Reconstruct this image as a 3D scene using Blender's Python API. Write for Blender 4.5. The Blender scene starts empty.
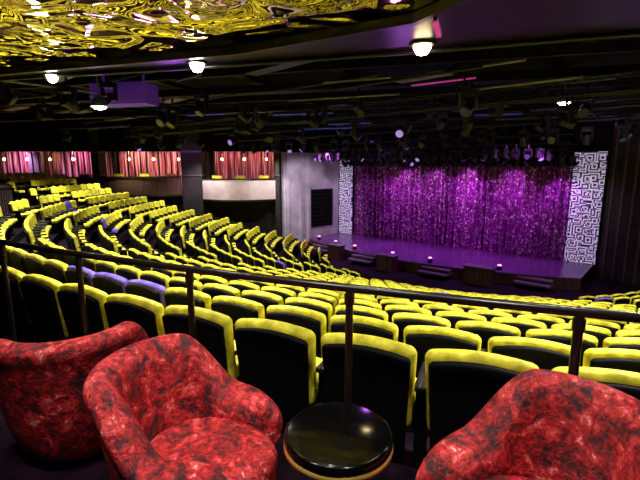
import bpy, math, random
from mathutils import Vector, Matrix, noise
random.seed(7)
S = bpy.context.scene
S.view_settings.view_transform = 'Standard'
S.view_settings.look = 'None'
S.view_settings.exposure = 0.0

# ---------------------------------------------------------------- helpers
class MB:
    def __init__(s): s.v=[]; s.f=[]; s.m=[]; s.sm=[]
    def add(s, vs, fs, mat=0, smooth=False):
        o=len(s.v); s.v.extend([tuple(p) for p in vs])
        for f in fs:
            s.f.append(tuple(i+o for i in f)); s.m.append(mat); s.sm.append(smooth)
    def box(s, c, d, rot=0.0, mat=0, M=None):
        x,y,z=[k/2 for k in d]; ca,sa=math.cos(rot),math.sin(rot); vs=[]
        for sx,sy,sz in [(-1,-1,-1),(1,-1,-1),(1,1,-1),(-1,1,-1),(-1,-1,1),(1,-1,1),(1,1,1),(-1,1,1)]:
            a,b=sx*x,sy*y
            p=Vector((c[0]+a*ca-b*sa, c[1]+a*sa+b*ca, c[2]+sz*z))
            vs.append(M@p if M else p)
        s.add(vs,[(0,3,2,1),(4,5,6,7),(0,1,5,4),(1,2,6,5),(2,3,7,6),(3,0,4,7)],mat)
    def beam(s, p1, p2, w, h, mat=0):
        p1=Vector(p1);p2=Vector(p2); d=(p2-p1); L=d.length; d.normalize()
        up=Vector((0,0,1)) if abs(d.z)<.95 else Vector((1,0,0))
        x=d.cross(up).normalized(); u=x.cross(d)
        vs=[]
        for p in (p1,p2):
            for a,b in ((-1,-1),(1,-1),(1,1),(-1,1)):
                vs.append(p+x*a*w/2+u*b*h/2)
        s.add(vs,[(0,1,2,3),(7,6,5,4),(0,4,5,1),(1,5,6,2),(2,6,7,3),(3,7,4,0)],mat)
    def cyl(s,p1,p2,r,n=10,mat=0,r2=None):
        p1=Vector(p1);p2=Vector(p2); d=(p2-p1).normalized()
        up=Vector((0,0,1)) if abs(d.z)<.95 else Vector((1,0,0))
        x=d.cross(up).normalized(); y=x.cross(d); r2=r if r2 is None else r2
        vs=[]
        for p,rr in ((p1,r),(p2,r2)):
            for i in range(n):
                a=2*math.pi*i/n; vs.append(p+x*rr*math.cos(a)+y*rr*math.sin(a))
        fs=[(i,(i+1)%n,(i+1)%n+n,i+n) for i in range(n)]
        s.add(vs,fs,mat,True)
        s.add(vs,[tuple(range(n))[::-1],tuple(range(n,2*n))],mat)
    def rev(s,c,prof,n=32,mat=0):
        vs=[];fs=[]
        for r,z in prof:
            for i in range(n):
                a=2*math.pi*i/n; vs.append((c[0]+r*math.cos(a),c[1]+r*math.sin(a),c[2]+z))
        for j in range(len(prof)-1):
            for i in range(n):
                k=(i+1)%n; fs.append((j*n+i,j*n+k,(j+1)*n+k,(j+1)*n+i))
        s.add(vs,fs,mat,True)
    def obj(s,name,mats,parent=None):
        me=bpy.data.meshes.new(name); me.from_pydata(s.v,[],s.f)
        for m in mats: me.materials.append(m)
        me.polygons.foreach_set('material_index',s.m)
        me.polygons.foreach_set('use_smooth',s.sm)
        me.update()
        o=bpy.data.objects.new(name,me); S.collection.objects.link(o)
        if parent: o.parent=parent
        return o

def rbox(size,r,n=2,mid=(1,1,1),fn=None):
    ax=[]
    for k in range(3):
        h=size[k]/2; inn=h-r
        e=[r*math.tan(math.radians(45*j/n)) for j in range(n+1)]
        L=[-inn-t for t in reversed(e)]
        for j in range(1,mid[k]): L.append(-inn+2*inn*j/mid[k])
        L+= [inn+t for t in e]
        ax.append(L)
    vs=[];idx={};fs=[]
    def vid(p):
        key=tuple(round(c,5) for c in p)
        if key not in idx:
            q=[max(-(size[k]/2-r),min(size[k]/2-r,p[k])) for k in range(3)]
            d=Vector([p[k]-q[k] for k in range(3)])
            if d.length>1e-9: d=d.normalized()*r
            w=Vector(q)+d
            idx[key]=len(vs); vs.append(Vector(fn(w)) if fn else w)
        return idx[key]
    for k in range(3):
        a,b=(k+1)%3,(k+2)%3
        for sgn in (-1,1):
            for i in range(len(ax[a])-1):
                for j in range(len(ax[b])-1):
                    q=[]
                    for (ii,jj) in ((i,j),(i+1,j),(i+1,j+1),(i,j+1)):
                        p=[0,0,0];p[k]=sgn*size[k]/2;p[a]=ax[a][ii];p[b]=ax[b][jj];q.append(vid(p))
                    if sgn<0:q.reverse()
                    fs.append(tuple(q))
    return vs,fs

def N(nt,t,**kw):
    n=nt.nodes.new(t)
    for k,v in kw.items():
        if hasattr(n,k): setattr(n,k,v)
    return n
def mat(name,col,rough=.5,metal=0,em=None,es=0,sheen=0,spec=None,coat=0):
    m=bpy.data.materials.new(name); m.use_nodes=True
    b=m.node_tree.nodes['Principled BSDF']
    b.inputs['Base Color'].default_value=(*col,1); b.inputs['Roughness'].default_value=rough
    b.inputs['Metallic'].default_value=metal
    if em: b.inputs['Emission Color'].default_value=(*em,1); b.inputs['Emission Strength'].default_value=es
    if sheen: b.inputs['Sheen Weight'].default_value=sheen; b.inputs['Sheen Tint'].default_value=(*[min(1,c*1.3+.05) for c in col],1)
    if spec is not None: b.inputs['Specular IOR Level'].default_value=spec
    if coat: b.inputs['Coat Weight'].default_value=coat
    return m
def noisy(m,c1,c2,scale,lo=.35,hi=.65,bump=0,bscale=None,detail=6,dist=0,stretch=None):
    nt=m.node_tree;b=nt.nodes['Principled BSDF']
    tc=N(nt,'ShaderNodeTexCoord'); vec=tc.outputs['Object']
    if stretch:
        mp=N(nt,'ShaderNodeMapping'); mp.inputs['Scale'].default_value=stretch
        nt.links.new(vec,mp.inputs['Vector']); vec=mp.outputs['Vector']
    no=N(nt,'ShaderNodeTexNoise'); no.inputs['Scale'].default_value=scale; no.inputs['Detail'].default_value=detail
    no.inputs['Distortion'].default_value=dist
    nt.links.new(vec,no.inputs['Vector'])
    cr=N(nt,'ShaderNodeValToRGB'); cr.color_ramp.elements[0].position=lo; cr.color_ramp.elements[1].position=hi
    cr.color_ramp.elements[0].color=(*c1,1); cr.color_ramp.elements[1].color=(*c2,1)
    nt.links.new(no.outputs['Fac'],cr.inputs['Fac']); nt.links.new(cr.outputs['Color'],b.inputs['Base Color'])
    if bump:
        n2=N(nt,'ShaderNodeTexNoise'); n2.inputs['Scale'].default_value=bscale or scale*3; n2.inputs['Detail'].default_value=5
        n2.inputs['Distortion'].default_value=dist
        nt.links.new(vec,n2.inputs['Vector'])
        bp=N(nt,'ShaderNodeBump'); bp.inputs['Strength'].default_value=bump; bp.inputs['Distance'].default_value=.02
        nt.links.new(n2.outputs['Fac'],bp.inputs['Height']); nt.links.new(bp.outputs['Normal'],b.inputs['Normal'])
    return m

# ---------------------------------------------------------------- materials
M_yel=noisy(mat('chartreuse_velvet',(.7,.62,.02),.6,spec=.25),(.42,.38,.008),(1.0,.92,.07),9,.32,.62,.3,30)
M_blue=noisy(mat('violet_lit_velvet',(.08,.06,.5),.6,sheen=.3,spec=.2),(.09,.05,.4),(.22,.16,.75),9)  # violet light on some seats put into the upholstery colour
M_shell=mat('black_seat_shell',(.004,.004,.005),.6,spec=.08)
M_arm=mat('dark_armrest',(.01,.008,.008),.4,spec=.3)
# crushed velvet: nap crushed in different directions = varying tone, gloss and normal, plus painted shadows and specular flecks
M_red=mat('crushed_red_velvet',(.6,.01,.02),.4,sheen=.15,spec=.7)
nt=M_red.node_tree; b=nt.nodes['Principled BSDF']
tc=N(nt,'ShaderNodeTexCoord')
n1=N(nt,'ShaderNodeTexNoise'); n1.inputs['Scale'].default_value=38; n1.inputs['Detail'].default_value=8; n1.inputs['Roughness'].default_value=.7; n1.inputs['Distortion'].default_value=.8
n2=N(nt,'ShaderNodeTexNoise'); n2.inputs['Scale'].default_value=9.5; n2.inputs['Detail'].default_value=5; n2.inputs['Roughness'].default_value=.6; n2.inputs['Distortion'].default_value=.9
nt.links.new(tc.outputs['Object'],n1.inputs['Vector']); nt.links.new(tc.outputs['Object'],n2.inputs['Vector'])
ad=N(nt,'ShaderNodeMath',operation='MULTIPLY_ADD'); ad.inputs[1].default_value=.52
ml=N(nt,'ShaderNodeMath',operation='MULTIPLY'); ml.inputs[1].default_value=.48
nt.links.new(n2.outputs['Fac'],ad.inputs[0]); nt.links.new(n1.outputs['Fac'],ml.inputs[0]); nt.links.new(ml.outputs[0],ad.inputs[2])
cr=N(nt,'ShaderNodeValToRGB'); e=cr.color_ramp.elements
e[0].position=.42;e[0].color=(.03,.0,.001,1);e[1].position=.635;e[1].color=(1,.62,.58,1)
x_=e.new(.47);x_.color=(.22,.001,.004,1); x_=e.new(.53);x_.color=(.62,.008,.014,1); x_=e.new(.59);x_.color=(.95,.09,.085,1)
nt.links.new(ad.outputs[0],cr.inputs['Fac']); nt.links.new(cr.outputs['Color'],b.inputs['Base Color'])
rr_=N(nt,'ShaderNodeMapRange'); rr_.inputs[1].default_value=.42; rr_.inputs[2].default_value=.62; rr_.inputs[3].default_value=.55; rr_.inputs[4].default_value=.22
nt.links.new(ad.outputs[0],rr_.inputs[0]); nt.links.new(rr_.outputs[0],b.inputs['Roughness'])
bp=N(nt,'ShaderNodeBump'); bp.inputs['Strength'].default_value=1; bp.inputs['Distance'].default_value=.03
nt.links.new(ad.outputs[0],bp.inputs['Height']); nt.links.new(bp.outputs['Normal'],b.inputs['Normal'])

M_black=mat('matte_black',(.004,.004,.005),.8,spec=.05)
M_ceil=mat('ceiling_black',(.003,.003,.004),.8,spec=.1)
M_pipe=mat('grid_pipe_black',(.007,.007,.010),.4,spec=.3)
M_baffle=mat('grid_baffle_black',(.003,.003,.005),.45,spec=.15)
M_grey=mat('grid_grey_metal',(.11,.11,.15),.4,.3)
M_glossblk=mat('gloss_black',(.002,.002,.002),.13,spec=.3)
M_soffit=mat('soffit_dark_violet',(.007,.003,.012),.35,spec=.22)
M_gold=mat('brass_gold',(.9,.6,.15),.2,1)
M_brassrim=mat('brass_rim',(.8,.55,.12),.35,.6)
M_rail=mat('rail_dark_bronze',(.012,.008,.007),.25,0,spec=.6)
M_carpet=noisy(mat('dark_carpet',(.02,.01,.02),.95,spec=.05),(.003,.002,.004),(.016,.005,.014),6)
M_deck=mat('stage_deck',(.09,.03,.11),.25,spec=.6)
M_wallb=noisy(mat('dark_wall',(.02,.015,.015),.8),(.006,.004,.005),(.02,.012,.012),1.5)
M_wallg=noisy(mat('grey_wall',(.42,.38,.42),.7),(.34,.28,.36),(.5,.43,.52),1.2)
M_dkrib=mat('stage_dark_trim',(.10,.06,.10),.4)
M_beige=noisy(mat('box_front_plaster',(.5,.42,.38),.6),(.42,.33,.34),(.6,.48,.48),1.2)
M_maroon=noisy(mat('box_front_maroon',(.1,.04,.03),.4),(.03,.01,.012),(.10,.04,.035),4,stretch=(6,6,.3))
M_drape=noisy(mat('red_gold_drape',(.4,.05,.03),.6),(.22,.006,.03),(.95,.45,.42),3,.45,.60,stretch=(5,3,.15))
M_warm=mat('warm_lamp',(1,.8,.5),.5,em=(1,.72,.35),es=25)
M_white=mat('white_lamp',(1,1,1),.5,em=(1,.93,.8),es=40)
M_pink=mat('pink_lamp',(1,.3,.7),.5,em=(1,.2,.7),es=4)
M_violet=mat('violet_lit_panel',(.10,.03,.3),.5,em=(.10,.02,.4),es=.15)  # violet light on the ceiling box put into colour and glow

# mirrored gold ceiling
M_mirror=mat('rippled_gold_mirror',(1,.84,.34),.06,1)
nt=M_mirror.node_tree; b=nt.nodes['Principled BSDF']
tc=N(nt,'ShaderNodeTexCoord'); no=N(nt,'ShaderNodeTexNoise'); no.inputs['Scale'].default_value=1.05; no.inputs['Detail'].default_value=1.2; no.inputs['Distortion'].default_value=1.2
bp=N(nt,'ShaderNodeBump'); bp.inputs['Strength'].default_value=1; bp.inputs['Distance'].default_value=.30
nt.links.new(tc.outputs['Object'],no.inputs['Vector']); nt.links.new(no.outputs['Fac'],bp.inputs['Height']); nt.links.new(bp.outputs['Normal'],b.inputs['Normal'])

# sequin curtain
M_cur=mat('sequin_curtain_purple',(.35,.05,.5),.35,.3)
nt=M_cur.node_tree; b=nt.nodes['Principled BSDF']
tc=N(nt,'ShaderNodeTexCoord'); vo=N(nt,'ShaderNodeTexVoronoi'); vo.inputs['Scale'].default_value=16
mp=N(nt,'ShaderNodeMapping'); mp.inputs['Scale'].default_value=(1,1,.7)
nt.links.new(tc.outputs['Object'],mp.inputs['Vector'])
cr=N(nt,'ShaderNodeValToRGB'); e=cr.color_ramp.elements
e[0].position=.2;e[0].color=(.07,.005,.08,1);e[1].position=.98;e[1].color=(1,.85,1,1)
e2=e.new(.72); e2.color=(.27,.02,.29,1); e2=e.new(.89); e2.color=(.6,.10,.6,1)
sp=N(nt,'ShaderNodeSeparateColor')
nt.links.new(mp.outputs['Vector'],vo.inputs['Vector']); nt.links.new(vo.outputs['Color'],sp.inputs['Color'])
nt.links.new(sp.outputs['Red'],cr.inputs['Fac']); nt.links.new(cr.outputs['Color'],b.inputs['Base Color'])
bp=N(nt,'ShaderNodeBump'); bp.inputs['Strength'].default_value=.5; bp.inputs['Distance'].default_value=.03
nt.links.new(sp.outputs['Green'],bp.inputs['Height']); nt.links.new(bp.outputs['Normal'],b.inputs['Normal'])

# geometric panel, projected light put into colour and glow: irregular offset blocks, some outlined, some filled
M_pat=mat('geometric_pattern_panel',(.8,.8,.85),.5)
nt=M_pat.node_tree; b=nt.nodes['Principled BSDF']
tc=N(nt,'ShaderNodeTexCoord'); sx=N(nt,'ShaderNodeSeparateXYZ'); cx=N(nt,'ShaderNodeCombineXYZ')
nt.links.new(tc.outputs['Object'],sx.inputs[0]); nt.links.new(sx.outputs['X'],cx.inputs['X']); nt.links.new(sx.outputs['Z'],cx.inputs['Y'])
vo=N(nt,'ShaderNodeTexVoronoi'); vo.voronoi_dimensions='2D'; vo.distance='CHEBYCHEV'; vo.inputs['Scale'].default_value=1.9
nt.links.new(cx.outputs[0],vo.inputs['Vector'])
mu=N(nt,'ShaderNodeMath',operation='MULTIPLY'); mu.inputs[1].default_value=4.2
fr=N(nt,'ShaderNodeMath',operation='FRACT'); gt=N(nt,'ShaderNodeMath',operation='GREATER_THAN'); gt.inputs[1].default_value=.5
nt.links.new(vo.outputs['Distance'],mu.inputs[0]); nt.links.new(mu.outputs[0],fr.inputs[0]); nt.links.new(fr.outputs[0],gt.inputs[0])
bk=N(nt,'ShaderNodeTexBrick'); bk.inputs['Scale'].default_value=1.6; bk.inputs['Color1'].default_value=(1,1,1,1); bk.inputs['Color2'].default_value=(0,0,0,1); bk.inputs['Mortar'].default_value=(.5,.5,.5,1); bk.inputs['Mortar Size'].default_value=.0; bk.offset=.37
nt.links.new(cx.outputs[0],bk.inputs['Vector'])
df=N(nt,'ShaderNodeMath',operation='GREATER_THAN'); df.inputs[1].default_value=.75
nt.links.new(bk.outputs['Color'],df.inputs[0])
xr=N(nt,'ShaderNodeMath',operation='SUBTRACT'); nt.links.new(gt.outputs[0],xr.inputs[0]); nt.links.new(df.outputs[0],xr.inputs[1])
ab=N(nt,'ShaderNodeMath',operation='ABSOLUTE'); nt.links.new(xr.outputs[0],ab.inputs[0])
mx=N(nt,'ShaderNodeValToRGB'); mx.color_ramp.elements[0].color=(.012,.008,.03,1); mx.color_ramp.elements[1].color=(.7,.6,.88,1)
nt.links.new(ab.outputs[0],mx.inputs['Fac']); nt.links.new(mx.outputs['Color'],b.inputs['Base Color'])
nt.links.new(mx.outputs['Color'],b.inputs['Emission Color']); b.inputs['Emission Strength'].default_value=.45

# ---------------------------------------------------------------- layout
CX,CY=8.5,23.0
def P(r,a,z=0): a=math.radians(a); return Vector((CX+r*math.cos(a),CY+r*math.sin(a),z))
T=Vector((.763,-.646,0)); NN=Vector((-.646,-.763,0)); SC=Vector((7.8,26.3,0))
def ST(t,n,z=0): return SC+T*t+NN*n+Vector((0,0,z))
TA=math.atan2(T.y,T.x)
R0,DR,F0,DF,NR=22.1,.97,-1.95,.255,15
GROUND=F0-DF*(NR-1)
WY=27.4
def a_start(r,y=WY): 
    k=(y-CY)/r
    return 180-math.degrees(math.asin(min(1,k)))

# terraces
mb=MB()
def ring(r0,r1,z,a0,a1,zb,mat=0,n=60,mbx=None):
    q=mbx or mb
    vs=[];fs=[]
    for i in range(n+1):
        a=a0+(a1-a0)*i/n
        vs+= [P(r0,a,z),P(r1,a,z),P(r0,a,zb),P(r1,a,zb)]
    for i in range(n):
        k=4*i;l=k+4
        fs+=[(k,k+1,l+1,l),(k,l,l+2,k+2),(k+1,k+3,l+3,l+1)]
    fs+=[(0,2,3,1),(4*n,4*n+1,4*n+3,4*n+2)]
    q.add(vs,fs,mat)
for i in range(NR):
    r=R0-DR*i; z=F0-DF*i
    ring(r-.45,r+.52 if i else r+.36,z,a_start(r-.5),306,z-.5)
ring(22.46,36,-1.6,217,312,-2.3)          # lounge platform (camera side)
for k in range(3):
    ring(22.46+.95*k,22.46+.95*(k+1),-1.6+.16*k,a_start(23),217,-2.6)
ring(25.31,33,-1.12,a_start(26),217,-2.6)
mb.obj('floor_terraces',[M_carpet])
mb=MB(); mb.box((0,12,GROUND-.15),(60,44,.3)); mb.obj('floor',[M_carpet])

# ---------------------------------------------------------------- theatre seat template
def seat_template(hi=True):
    t=MB()
    n=3 if hi else 2; mid=(6,1,4) if hi else (2,1,2)
    def back(v):
        x,y,z=v
        w=1+.05*(z/.3)
        return (x*w, y-.02+.25*x*x-.12*(z), z+.63 - .04*(x/.28)**2*(1 if z>0 else 0))
    vs,fs=rbox((.585,.10,.60),.045,n,mid,back); t.add(vs,fs,0,True)
    def shell(v):
        x,y,z=v
        w=1+.05*(z/.3)
        return (x*w, y-.07+.25*x*x-.12*(z-.08), z+.485 - .04*(x/.25)**2*(1 if z>0 else 0))
    vs,fs=rbox((.525,.06,.80),.027,2,mid,shell); t.add(vs,fs,1,True)
    def cush(v):
        x,y,z=v
        return (x, y+.25, z+.41+.02*(1-(x/.27)**2)+.03*y)
    vs,fs=rbox((.53,.38,.12),.045,n,(3,2,1) if hi else (1,1,1),cush); t.add(vs,fs,0,True)
    for sgn in (-1,1):
        vs,fs=rbox((.05,.38,.04),.015,1,(1,1,1),lambda v,s=sgn:(v[0]+s*.31,v[1]+.2,v[2]+.60)); t.add(vs,fs,2,True)
        t.box((sgn*.31,.16,.30),(.035,.20,.58),0,1)
        t.box((sgn*.31,.16,.012),(.06,.3,.025),0,1)
    t.box((0,.2,.30),(.42,.28,.06),0,1)
    return t
TH=seat_template(True); TL=seat_template(False)
sm_mesh={}
def seat_obj(p,a,blue):
    key=blue
    if key not in sm_mesh:
        o=TH.obj('theater_seat',[M_blue if blue else M_yel,M_shell,M_arm]); sm_mesh[key]=o.data
    else:
        o=bpy.data.objects.new('theater_seat',sm_mesh[key]); S.collection.objects.link(o)
    o.location=p; ar=math.radians(a)
    o.rotation_euler=(0,0,math.atan2(math.cos(ar),-math.sin(ar)))
bank=MB()
aisles=[187,204,221,272]
rows=[(R0-DR*i,F0-DF*i,i) for i in range(NR)]+[(22.1+.95*(k+1)-.03,-1.6+.16*k,-k-1) for k in range(3)]
base_a=math.degrees(math.atan2(2.66-CY,-.33-CX))%360
nseat=0
for r,z,i in rows:
    da=math.degrees(.655/r)
    lo=a_start(r,25.6); hi=(303 if i>=0 else 212)
    if i>=0 and r<12: hi=300
    k0=int((lo-base_a)/da)-1
    a=base_a+k0*da+(da*.5 if i%2 else 0)
    while a<hi:
        a+=da
        if a<lo or a>hi: continue
        if any(abs(a-al)*math.pi/180*r<.66 for al in aisles): continue
        p=P(r,a,z)
        rel=p-SC; n=rel.dot(NN); t=rel.dot(T)
        if n<6.9-2.0*(t/9)**2+.3: continue
        if (p.xy-Vector((-13.7,17.0))).length<2.1: continue
        blue = (i==1 and 236<a<241.2) or (i==2 and 241<a<244 and random.random()<.4) or random.random()<.006
        if i in (0,1) and p.xy.length<4.6:
            seat_obj(p,a,blue); continue
        ar=math.radians(a); sf,cf=math.cos(ar),-math.sin(ar)
        tp=TH if p.xy.length<8 else TL
        o=len(bank.v)
        bank.v.extend([(p.x+x*cf-y*sf,p.y+x*sf+y*cf,p.z+zz) for x,y,zz in tp.v])
        bank.f.extend([tuple(q+o for q in f) for f in tp.f])
        bank.m.extend([3 if (m==0 and blue) else m for m in tp.m]); bank.sm.extend(tp.sm)
        nseat+=1
bank.obj('theater_seat_rows',[M_yel,M_shell,M_arm,M_blue])
print('seats',nseat)

# ---------------------------------------------------------------- railing
mb=MB(); RR=22.58
pts=[P(RR,a,-.60) for a in [218+.6*i for i in range(120)] if a<285]
for a,b_ in zip(pts[:-1],pts[1:]):
    d=(b_-a).normalized()*.01
    mb.cyl(a-d,b_+d,.022,12,0)
pa=math.degrees(math.atan2(1.99-CY,.135-CX))%360; da=math.degrees(1.0/RR)
for k in range(-12,14):
    a=pa+k*da
    if a<218.2 or a>284: continue
    p=P(RR,a,0)
    mb.cyl((p.x,p.y,-1.6),(p.x,p.y,-.60),.020,12,0)
    mb.cyl((p.x,p.y,-1.6),(p.x,p.y,-1.575),.05,14,0)
    mb.cyl((p.x,p.y,-.68),(p.x,p.y,-.63),.026,12,0)
mb.obj('balcony_railing',[M_rail,M_gold])

# ---------------------------------------------------------------- tub chair
def tub_chair(loc,face,scale=1.0):
    e=bpy.data.objects.new('tub_armchair',None); S.collection.objects.link(e)
    e.location=loc; e.rotation_euler=(0,0,face); e.scale=(scale,scale,1)
    m=MB(); A=40; n=60
    for i in range(n+1):
        s=i/n; th=math.radians(A+(360-2*A)*s)
        back=(1-math.cos(th))/2
        u=min(1,max(0,(back-.38)/.42)); u=u*u*(3-2*u)
        h=.505+.265*u
        endk=min(1,min(s,1-s)/.10); endk=math.sqrt(max(0,1-(1-endk)**2))
        h=.38+(h-.38)*(.25+.75*endk)
        arm=1-u
        tk=(.09+.055*arm)*(.45+.55*endk)
        ro=.355+.04*arm
        prof=[(ro-.10,.03),(ro-.06,.12),(ro-.03,.26),(ro-.005,h-.15),(ro+.015,h-.085),(ro+.014,h-.04),(ro-.01,h-.010),(ro-.05,h),
              (ro-tk+.01,h-.012),(ro-tk-.025,h-.05),(ro-tk-.035,h-.10),(ro-tk-.035,min(.36,h-.13)),(ro-tk-.05,.26),(ro-.15,.05)]
        ex=1.0 if math.cos(th)<0 else 1.0+.34*math.cos(th)
        for r,z in prof:
            rr=r+ .05*back*max(0,(z-.35))/.4
            m.v.append((rr*math.cos(th)*ex, rr*math.sin(th), z))
    k=len(prof)
    for i in range(n):
        for j in range(k):
            jj=(j+1)%k
            m.f.append((i*k+j,(i+1)*k+j,(i+1)*k+jj,i*k+jj)); m.m.append(0); m.sm.append(True)
    m.f.append(tuple(range(k))); m.m.append(0); m.sm.append(True)
    m.f.append(tuple(n*k+j for j in range(k))[::-1]); m.m.append(0); m.sm.append(True)
    o=m.obj('tub_shell',[M_red],e); sb=o.modifiers.new('s','SUBSURF'); sb.levels=sb.render_levels=2
    m=MB(); nn=40
    prof=[(.0,.03),(.22,.03),(.25,.08),(.265,.20),(.272,.31),(.265,.355),(.24,.385),(.20,.398),(.12,.403),(0,.403)]
    vs=[];fs=[]
    for r,z in prof:
        for i in range(nn):
            a=2*math.pi*i/nn; x=r*math.cos(a); y=r*math.sin(a)*.90
            if x>0: x*=1.42
            vs.append((x+.055,y,z+.012*math.cos(a)*(r/.3)))
    for j in range(len(prof)-1):
        for i in range(nn):
            kk=(i+1)%nn; fs.append((j*nn+i,j*nn+kk,(j+1)*nn+kk,(j+1)*nn+i))
    m.add(vs,fs,0,True); o=m.obj('seat_cushion',[M_red],e)
    sb=o.modifiers.new('s','SUBSURF'); sb.levels=sb.render_levels=1
    m=MB(); m.rev((0.03,0,0),[(0,.0),(.25,.0),(.25,.04),(0,.04)],32,0); m.obj('plinth',[M_black],e)
    return e
tub_chair((-.59,1.70,-1.6),math.radians(-14),.95)
tub_chair((.80,1.30,-1.6),math.radians(197),.98)
tub_chair((-1.40,2.24,-1.6),math.radians(115))

# ---------------------------------------------------------------- cocktail table
mb=MB(); c=(.077,1.60,-1.6)
mb.rev(c,[(0,.0),(.17,.0),(.17,.012),(.10,.03),(.035,.05),(.03,.40),(.05,.43),(.12,.44)],36,0)
mb.rev(c,[(0,.43),(.212,.43),(.220,.435)],48,0)
mb.rev(c,[(.220,.435),(.230,.440),(.230,.462),(.223,.466)],48,1)
mb.rev(c,[(.223,.466),(.229,.474),(.227,.498),(.21,.505),(0,.505)],48,0)
mb.obj('cocktail_table',[M_glossblk,M_brassrim])

# ---------------------------------------------------------------- stage
def apron(t): return 5.6-2.6*(t/9.5)**2
mb=MB(); ts=[-8.0+16.2*i/40 for i in range(41)]; DZ=-4.95
for a,b_ in zip(ts[:-1],ts[1:]):
    v=[ST(a,-3,DZ),ST(b_,-3,DZ),ST(b_,apron(b_),DZ),ST(a,apron(a),DZ)]
    mb.add(v,[(0,3,2,1)],0)
    lo=GROUND
    v=[ST(a,apron(a),DZ),ST(b_,apron(b_),DZ),ST(b_,apron(b_),lo),ST(a,apron(a),lo)]
    mb.add(v,[(0,1,2,3)],1)
    mb.beam(ST(a,apron(a),DZ-.03),ST(b_,apron(b_),DZ-.03),.05,.05,2)
for t in (-6.0,-2.2,2.2,6.5):
    for k in range(2):
        d=.35*(k+1)
        c=ST(t,apron(t)+d/2,DZ-.15-.16*k); mb.box((c.x,c.y,c.z),(1.5,d,.08),TA,2)
mb.obj('stage',[M_deck,M_maroon,M_dkrib])
for t,w in ((-4.3,.9),(-.4,1.0),(4.3,1.3)):
    n_=apron(t)+.42
    mb=MB(); z0=GROUND; z1=DZ+.25
    c=ST(t,n_,(z0+z1)/2); mb.box(c,(w,.55,z1-z0),TA,0)
    c=ST(t,n_,z1+.02); mb.box(c,(w+.08,.62,.04),TA,1)
    for s_ in (-.3,0,.3):
        c=ST(t+s_*w,n_+.28,(z0+z1)/2); mb.box(c,(.03,.03,z1-z0-.1),TA,1)
    mb.obj('stage_riser_box',[M_maroon,M_dkrib,M_gold])
for t in (-7.2,-5.2,-3.4,-.6,1.6,4.9):
    mb=MB(); c=ST(t,apron(t)-.45,DZ)
    mb.box(c+Vector((0,0,.04)),(.22,.16,.08),TA,0)
    mb.cyl(c+Vector((0,0,.08)),c+Vector((0,0,.22)),.10,12,0)
    mb.rev(c+Vector((0,0,.221)),[(.10,0),(.085,.04),(0,.07)],12,1)
    mb.obj('stage_footlight',[M_pipe,M_pink])

# curtain
mb=MB(); n=1100; m_=14; W=6.9
for i in range(n+1):
    t=-W+2*W*i/n-.05
    ph=t*15+5*noise.noise(Vector((t*.8,0,0)))
    for j in range(m_+1):
        s=j/m_; z=-4.93+4.95*s
        amp=.22*(.65+.5*noise.noise(Vector((t*1.3,5,0))))*(1.15-.3*s)
        nn_=amp*math.sin(ph+.5*noise.noise(Vector((t,z*.4,2))))+.12*math.sin(t*4.1+1)
        mb.v.append(tuple(ST(t,nn_,z)))
for i in range(n):
    for j in range(m_):
        k=i*(m_+1)+j; mb.f.append((k,k+m_+1,k+m_+2,k+1)); mb.m.append(0); mb.sm.append(True)
mb.obj('stage_curtain',[M_cur])

def panel(name,t0,t1,n0,z0,z1,mats,th=.15):
    mb=MB(); w=t1-t0
    mb.box((0,0,(z1-z0)/2),(w,th,z1-z0),0,0)
    o=mb.obj(name,mats); p=ST((t0+t1)/2,n0,z0); o.location=p; o.rotation_euler=(0,0,TA); return o
panel('pattern_panel',-8.1,-7.02,.2,-4.93,.5,[M_pat])
panel('pattern_panel',6.88,8.25,.2,-4.93,.7,[M_pat])
panel('proscenium_valance',-7.0,6.86,.45,-.02,2.8,[M_black])
panel('wall_stage',-12,12,-3.2,GROUND,2.8,[M_wallb])

# ---------------------------------------------------------------- walls
def wall(name,p,q,z0,z1,mats,th=.2,ribs=0):
    p=Vector((p[0],p[1],0));q=Vector((q[0],q[1],0)); mb=MB()
    mb.beam(p+Vector((0,0,(z0+z1)/2)),q+Vector((0,0,(z0+z1)/2)),th,z1-z0,0)
    if ribs:
        d=q-p; k=int(d.length/ribs); nrm=Vector((-d.y,d.x,0)).normalized()
        for i in range(k):
            c=p+d*(i+.5)/k
            for s_ in(-1,1):
                mb.box(c+nrm*s_*th/2+Vector((0,0,(z0+z1)/2)),(.1,.1,z1-z0),math.atan2(d.y,d.x),1 if len(mats)>1 else 0)
    return mb.obj(name,mats)
pr=ST(8.45,.25)
M_rib=mat('brown_ribs',(.06,.035,.035),.5)
wall('wall_right',(pr.x,pr.y),(21.5,9),GROUND,2.8,[M_wallb,M_rib],.2,.45)
wall('wall_right_rear',(21.5,9),(21.5,-7),GROUND,2.8,[M_wallb])
wall('wall_back',(21.5,-7),(-23,-7),GROUND,2.8,[M_wallb])
wall('wall_left',(-23,-7),(-23,30.5),GROUND,2.8,[M_wallb])
wall('wall_box_rear',(-23,30.5),(-2.4,30.5),GROUND,2.8,[M_wallb])
pl=ST(-8.3,.25)
wall('wall_grey',(-2.5,28.3),(pl.x,pl.y),GROUND,.9,[M_wallg],.25)
wall('wall_grey_upper',(-2.5,28.3),(pl.x,pl.y),.9,2.8,[M_black],.25)
d=(Vector((pl.x,pl.y,0))-Vector((-2.5,28.3,0)))
ga=math.atan2(d.y,d.x); gn=Vector((d.y,-d.x,0)).normalized()
mb=MB(); c=Vector((-2.5,28.3,0))+d*.66+gn*.165
mb.box(c+Vector((0,0,-3.0)),(1.9,.06,2.6),ga,0)
mb.box(c+Vector((0,0,-1.66)),(2.05,.1,.08),ga,1)
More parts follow.
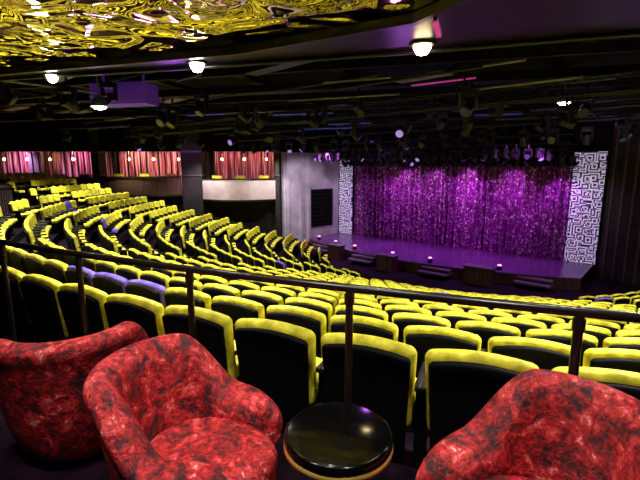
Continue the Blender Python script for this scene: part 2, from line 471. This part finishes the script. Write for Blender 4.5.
for s_ in(-1,0,1): mb.box(c+Vector((math.cos(ga)*s_*.98,math.sin(ga)*s_*.98,-3.0)),(.07,.1,2.6),ga,1)
for kk in range(8): mb.box(c+gn*.04+Vector((0,0,-4.1+.3*kk)),(1.8,.02,.03),ga,1)
mb.obj('door_1',[M_black,M_pipe])
mb=MB()
for f_ in (.05,.28,.42):
    c=Vector((-2.5,28.3,0))+d*f_+gn*.2; mb.box(c+Vector((0,0,-2.2)),(.22,.14,6.2),ga,0)
mb.obj('trim_1',[M_wallg])

def spot(loc,tgt,en,col=(1,1,1),size=100,blend=.7,rad=.12,parent=None,name='spot_lamp'):
    L=bpy.data.lights.new(name,'SPOT'); L.energy=en; L.color=col; L.spot_size=math.radians(size); L.spot_blend=blend; L.shadow_soft_size=rad
    o=bpy.data.objects.new(name,L); S.collection.objects.link(o); o.location=loc
    o.rotation_euler=(Vector(tgt)-Vector(loc)).to_track_quat('-Z','Y').to_euler()
    return o
def opera_box(x0,x1,zf0,zf1,frontmat,yb=30.3,bow=.7,yf=27.2,lc=(1,.62,.6),le=190):
    e=bpy.data.objects.new('opera_box',None); S.collection.objects.link(e)
    m=MB(); n=24
    def fp(s): return Vector((x0+(x1-x0)*s, yf-bow*math.sin(math.pi*s),0))
    for i in range(n):
        a=fp(i/n);b_=fp((i+1)/n)
        m.beam(a+Vector((0,0,(zf0+zf1)/2)),b_+Vector((0,0,(zf0+zf1)/2)),.12,zf1-zf0,0)
        m.beam(a+Vector((0,0,zf1+.04)),b_+Vector((0,0,zf1+.04)),.2,.07,1)
        m.beam(a+Vector((0,0,zf0+.05)),b_+Vector((0,0,zf0+.05)),.18,.1,1)
        m.add([a+Vector((0,0,zf1-.9)),b_+Vector((0,0,zf1-.9)),Vector((b_.x,yb,zf1-.9)),Vector((a.x,yb,zf1-.9))],[(0,1,2,3)],2)
    m.obj('box_front',[frontmat,M_rail,M_carpet],e)
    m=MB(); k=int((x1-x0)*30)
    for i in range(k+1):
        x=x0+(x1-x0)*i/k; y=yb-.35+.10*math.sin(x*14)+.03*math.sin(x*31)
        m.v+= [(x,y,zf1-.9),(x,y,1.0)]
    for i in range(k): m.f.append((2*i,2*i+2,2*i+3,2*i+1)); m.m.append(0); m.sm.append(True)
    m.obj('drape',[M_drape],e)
    m=MB(); q=int((x1-x0)/.42)
    for i in range(q+1):
        if i%5==2: continue
        x=x0+.1+(x1-x0-.2)*i/q; m.cyl((x,28.2,zf1-.3),(x,28.2,.9),.05,6,0)
    m.obj('bead_strings',[M_rib],e)
    m=MB(); q=max(2,int((x1-x0)/1.5))
    for i in range(q):
        x=x0+(x1-x0)*(i+.5)/q
        m.cyl((x,yb-.9,.50),(x,yb-.9,.95),.02,6,0); 
        m.rev((x,yb-.9,.45),[(0,-.08),(.06,-.06),(.09,0),(.06,.07),(0,.09)],12,1)
        m.box((x,27.75,zf1+.02),(.62,.12,.42),0,2)
    m.obj('box_lamps',[M_gold,M_warm,M_yel],e)
    for i in range(2):
        x=x0+(x1-x0)*(.25+.5*i)
        spot((x,28.6,.95),(x,30.2,-.4),le,lc,120,parent=None)
    m=MB(); m.box(((x0+x1)/2,27.25,1.85),(x1-x0,.2,1.9),0,0); m.obj('header',[M_black],e)
    return e
opera_box(-22.5,-14.6,-1.9,-.75,M_maroon,bow=.3,lc=(.8,.4,1))
opera_box(-14.0,-8.9,-1.9,-.72,M_maroon,bow=.8)
opera_box(-7.5,-2.9,-2.2,-.85,M_beige,bow=.9,lc=(1,.45,.6),le=80)
for x,w in ((-14.3,.5),(-8.2,1.3),(-2.75,.25)):
    mb=MB(); mb.box((x,27.6,(GROUND+2.8)/2),(w,.9,2.8-GROUND),0,0); mb.box((x,27.6,-.6),(w+.1,1.0,.08),0,1); mb.box((x,27.6,.9),(w+.1,1.0,.12),0,1)
    mb.obj('pillar',[M_wallb,M_rib])
wall('wall_box_lower',(-23,27.75),(-2.7,27.75),GROUND,-1.9,[M_wallb])
mb=MB(); mb.box((-19.6,29.4,-.2),(.9,.08,2.2),0,0); mb.box((-19.6,29.34,-.2),(.7,.03,2.0),0,1); mb.obj('door_2',[M_wallg,M_beige])

# booth drum at left
mb=MB(); c=(-13.9,17.0,-2.6)
mb.rev(c,[(0,1.85),(1.15,1.85),(1.25,1.80),(1.25,1.70),(1.18,1.68),(1.18,-.6)],48,0)
for i in range(60):
    a=2*math.pi*i/60; mb.box((c[0]+1.19*math.cos(a),c[1]+1.19*math.sin(a),c[2]+.55),(.03,.03,2.2),a,1)
mb.obj('control_booth',[M_wallb,M_rib])

# ---------------------------------------------------------------- ceiling
mb=MB(); mb.box((0,12,2.95),(60,46,.3)); mb.obj('ceiling',[M_ceil])
outer=[(-14,9.5),(-9,8.5),(-5.6,7.7),(-1.9,6.8),(1.3,5.9),(3.7,5.1),(7,4.1),(12,2.6)]
inner=[(-14,9.0),(-9,8.1),(-5.3,7.3),(-1.1,6.0),(1.0,4.75),(2.2,2.6),(3.0,0),(3.5,-4)]
mb=MB(); ZS=1.5
vs=[(x,y,ZS) for x,y in outer]+[(x,y,ZS) for x,y in inner]
mb.add(vs,[(i,i+1,i+9,i+8) for i in range(7)],0)
for a,b_ in zip(outer[:-1],outer[1:]):
    mb.beam((*a,ZS+.10),(*b_,ZS+.10),.12,.26,0)
    mb.cyl((a[0],a[1]-.1,ZS-.04),(b_[0],b_[1]-.1,ZS-.04),.025,8,1)
for a,b_ in zip(inner[:-1],inner[1:]): mb.beam((*a,ZS+.02),(*b_,ZS+.02),.08,.1,1)
mb.add([(3.0,0,ZS),(12,2.6,ZS),(21,0,ZS),(21,-7,ZS),(3.5,-7,ZS)],[(0,1,2,3,4)],0)
mb.obj('ceiling_soffit',[M_soffit,M_pipe])
mb=MB(); nx,ny=120,90
def edge_y(x):
    for a,b_ in zip(inner[:-1],inner[1:]):
        if a[0]<=x<=b_[0]: return a[1]+(b_[1]-a[1])*(x-a[0])/(b_[0]-a[0])
    return 0
for i in range(nx+1):
    x=-14+(17.45)*i/nx; ye=edge_y(x)
    for j in range(ny+1):
        y=-6.9+(ye+6.9)*j/ny
        z=ZS+.08+.035*noise.noise(Vector((x*.9,y*1.6,1)))
        mb.v.append((x,y,z))
for i in range(nx):
    for j in range(ny):
        k=i*(ny+1)+j; mb.f.append((k,k+1,k+ny+2,k+ny+1)); mb.m.append(0); mb.sm.append(True)
mb.obj('mirror_ceiling',[M_mirror])

def downlight(x,y,z,m,r=.06,en=60,col=(1,.85,.6)):
    mb=MB(); mb.rev((x,y,z),[(r*1.5,.0),(r*1.5,-.03),(r*1.2,-.035),(r*1.1,0)],20,0)
    mb.rev((x,y,z-.02),[(0,-.13),(r*.6,-.11),(r,-.04),(r,.02)],16,1)
    mb.obj('ceiling_downlight',[M_pipe,m]); spot((x,y,z-.18),(x,y,z-3),en,col,130)
downlight(-4.42,7.30,ZS,M_white,.085); downlight(-1.8,6.5,ZS,M_white,.10); downlight(1.27,5.55,ZS,M_warm,.11,90,(1,.8,.4))
def cone_light(x,y,z,m,en=200):
    mb=MB(); mb.cyl((x,y,z+.2),(x,y,z+.7),.02,8,0)
    mb.rev((x,y,z),[(.17,0),(.15,.1),(.08,.2),(0,.22)],20,0); mb.rev((x,y,z+.01),[(0,-.07),(.10,-.05),(.14,0)],20,1)
    mb.beam((x-.2,y,z+.22),(x+.2,y,z+.22),.03,.03,0)
    mb.obj('pendant_spotlight',[M_grey,m]); spot((x,y,z-.12),(x,y,z-3),en,(1,.95,.85),120)
cone_light(6.3,11.3,1.6,M_white); cone_light(-4.75,9.4,1.25,M_white)

def moving_head(mb,c,ang,tilt):
    M=Matrix.Translation(c)@Matrix.Rotation(ang,4,'Z')
    mb.box((0,0,-.06),(.3,.24,.12),0,0,M)
    for s_ in(-1,1): mb.box((s_*.15,0,-.25),(.04,.12,.3),0,0,M)
    M2=M@Matrix.Translation((0,0,-.33))@Matrix.Rotation(tilt,4,'X')
    mb.cyl(M2@Vector((0,.14,0)),M2@Vector((0,-.2,0)),.10,10,0,.13)
    mb.cyl(M2@Vector((0,-.2,0)),M2@Vector((0,-.21,0)),.11,10,1 if random.random()<.25 else 2)
    mb.beam(M@Vector((0,0,0)),M@Vector((0,0,.2)),.04,.04,0)
M_lens=mat('stage_lens',(.1,.1,.15),.1,em=(.6,.3,1),es=.6)
M_lensd=mat('stage_lens_dark',(.02,.02,.04),.15)
def truss(name,p,q,w=.3,heads=0,tiltr=(.2,1.2)):
    p=Vector(p);q=Vector(q);d=(q-p);L=d.length;d.normalize(); s_=d.cross(Vector((0,0,1))).normalized()*w/2; u=Vector((0,0,w/2))
    mb=MB(); cs=[s_+u,s_-u,-s_-u,-s_+u]
    for c in cs: mb.cyl(p+c,q+c,.025,6,0)
    k=int(L/w/1.2)
    for i in range(k):
        a=p+d*L*i/k; b_=p+d*L*(i+1)/k
        for j in range(4):
            mb.beam(a+cs[j],b_+cs[(j+1)%4],.016,.016,0)
    for i in range(heads):
        c=p+d*L*(i+.5+random.uniform(-.2,.2))/heads-u
        moving_head(mb,c+Vector((0,0,-.2)),random.uniform(0,6.3),random.uniform(*tiltr))
    mb.obj(name,[M_pipe,M_lens,M_lensd])
truss('lighting_truss',ST(-6.8,1.6,.85),ST(7.2,1.6,.85),.35,34)
truss('lighting_truss',ST(-7,4.5,1.15),ST(7.4,4.5,1.15),.35,30)
truss('lighting_truss',ST(-9,9,1.6),ST(10,9,1.6),.35,20)
truss('lighting_truss',ST(-12,14,1.7),ST(12,14,1.7),.35,12)
mb=MB()
for k in range(9):
    y=8.6+2.2*k
    mb.beam((-20,y+5.5,2.3+.1*(k%2)),(20,y-5.5,2.3+.1*(k%2)),.12 if k%2 else .5,.22,3)
for k in range(12):
    x=-17+3.0*k
    mb.beam((x-2.5,6.5,2.55),(x+5,27,2.55),.3,.12,3)
for k in range(60):
    x=random.uniform(-13,15); y=random.uniform(8,24); L=random.uniform(1,4); a=TA+random.choice([0,0,math.pi/2,.35])+random.uniform(-.05,.05)
    z=random.uniform(1.5,2.2)
    mb.cyl((x,y,z),(x+L*math.cos(a),y+L*math.sin(a),z),.03,6,random.choice([0,0,1]))
for k in range(22):
    x=random.uniform(-11,13); y=random.uniform(8.5,20); L=random.uniform(.8,2.2); a=TA+random.uniform(-.1,.1)
    mb.box((x,y,random.uniform(1.7,2.2)),(L,.35,.05),a,random.choice([0,1,1]))
for k in range(50):
    x=random.uniform(-12,13); y=random.uniform(8,22); z=random.uniform(1.5,1.9)
    s0=len(mb.m); moving_head(mb,Vector((x,y,z)),random.uniform(0,6.3),random.uniform(.1,1.2))
    for q in range(s0,len(mb.m)):
        if mb.m[q]: mb.m[q]=2
mb.obj('ceiling_lighting_grid',[M_pipe,M_grey,M_lensd,M_baffle])
mb=MB(); mb.box((-4.9,11.0,1.75),(1.5,.6,.5),-.2,0); mb.box((-4.9,10.68,1.75),(1.3,.04,.4),-.2,1); mb.cyl((-5.4,11,2),(-5.4,11,2.8),.03,6,1); mb.cyl((-4.4,11,2),(-4.4,11,2.8),.03,6,1)
mb.obj('ceiling_violet_box',[M_violet,M_violet])
def batten(p,q,m):
    mb=MB(); p=Vector(p);q=Vector(q)
    mb.beam(p,q,.05,.02,0); mb.beam(p+Vector((0,0,.06)),q+Vector((0,0,.06)),.14,.08,1)
    mb.obj('glow_batten',[m,M_pipe])
M_mag=mat('magenta_led',(.5,.05,.3),.5,em=(.8,.08,.45),es=.4); M_bl=mat('blue_flush_bar',(.05,.05,.5),.5,em=(.08,.10,.8),es=.2)
batten((2.2,10.6,1.9),(3.6,10.2,2.0),M_mag)
for (x,y,z,L) in ((-1.5,14,1.6,2.0),(0.3,16,1.5,1.6),(-.8,17.5,1.45,2.4),(-4.6,15,1.7,1.5),(5,15,1.7,1.8)):  # glowing bars added for the blue flush under the ceiling
    batten((x,y,z),(x+L*.95,y-L*.3,z),M_bl)
mb=MB(); mb.beam((1.16,4.55,1.44),(1.26,4.75,1.36),.05,.05,0); mb.cyl((1.16,4.55,1.44),(1.16,4.55,1.55),.02,6,1)
mb.obj('track_spotlight',[M_mag,M_pipe])

# ---------------------------------------------------------------- lights
W=bpy.data.worlds.new('w'); S.world=W; W.use_nodes=True
W.node_tree.nodes['Background'].inputs[0].default_value=(.02,.02,.025,1); W.node_tree.nodes['Background'].inputs[1].default_value=.3
for r,angs in ((20.5,(172,186,200,214,228,241,254,267,281)),(16,(170,190,210,230,250,270,290)),(11.5,(165,200,235,265,295))):
    for a in angs:
        p=P(r,a,1.2); 
        if p.y>26: continue
        spot(p,(p.x,p.y,-5),1000 if a>215 else 1150,(1,.96,.9),112)
for x,y,e_ in ((-1.3,1.1,130),(-.45,.9,60),(.5,.6,120),(-.1,2.3,60),(1.6,2.2,70),(-1.8,2.6,40)):
    spot((x,y,1.38),(x,y,-3),e_,(1,.94,.90),110,rad=.03)
for t in (-5.8,-4,-2,0,2,4,6):
    spot(ST(t,1.5,.25),ST(t+.8,0.1,-4.0),560,(.70,.15,.9),85,rad=.05)
for t in (-7,7):
    spot(ST(t,5.5,.6),ST(t*.1,0,-2.5),1500,(.70,.15,.9),70,rad=.05)
for t in (-2.5,-.5,1.5,4): spot(ST(t,1.4,.1),ST(t,0,-1.2),170,(1,.5,1),70,rad=.05)
for t in (-7.6,7.6): spot(ST(t,3.5,.3),ST(t,0,-2.5),120,(.85,.75,1),60)
for t in (-5,-1.5,2,5.5): spot(ST(t,3.6,.7),ST(t,4.0,-5),1300,(.6,.2,1),75)  # violet lamps added to boost the purple deck reflection
spot((-1,24.5,1.2),(-.9,29,-2.5),1000,(1,.88,1),70)
spot((-5.5,23,1.2),(-5,27,-1.5),450,(1,.85,.92),60)
spot((16,13,1.5),(17,16.5,-2),400,(.7,.3,.9),80)
spot((-8.2,24,.9),(-8.2,28,-.5),160,(.6,.2,1),70)
for p_,t_,e_,c_ in (((3,13,-.3),(2,16,2.8),120,(.2,.25,1)),((-6,12,.2),(-5,11,2.8),40,(.45,.12,1)),((8,12,.1),(9,14,2.8),60,(.7,.6,1)),((-9,16,.2),(-8,17,2.8),60,(.5,.3,1)),((2,20,.0),(2,22,2.8),150,(.5,.25,1)),((11,17,0),(12,18,2.8),120,(.6,.15,1)),((-3,9,.3),(-3,7,1.5),45,(.5,.10,1)),((1.5,8,.3),(2,5.5,1.5),22,(.6,.15,1)),((5,6.5,.2),(5.5,4,1.5),18,(.6,.15,1))):
    spot(p_,t_,e_,c_,130)  # unseen uplights added for coloured glimpses of grid and soffit

# ---------------------------------------------------------------- camera
cam=bpy.data.cameras.new('cam'); cam.lens=36*420/640; cam.sensor_width=36; cam.clip_start=.05
co=bpy.data.objects.new('camera',cam); S.collection.objects.link(co); co.location=(0,0,0); co.rotation_euler=(math.radians(80),0,0)
S.camera=co
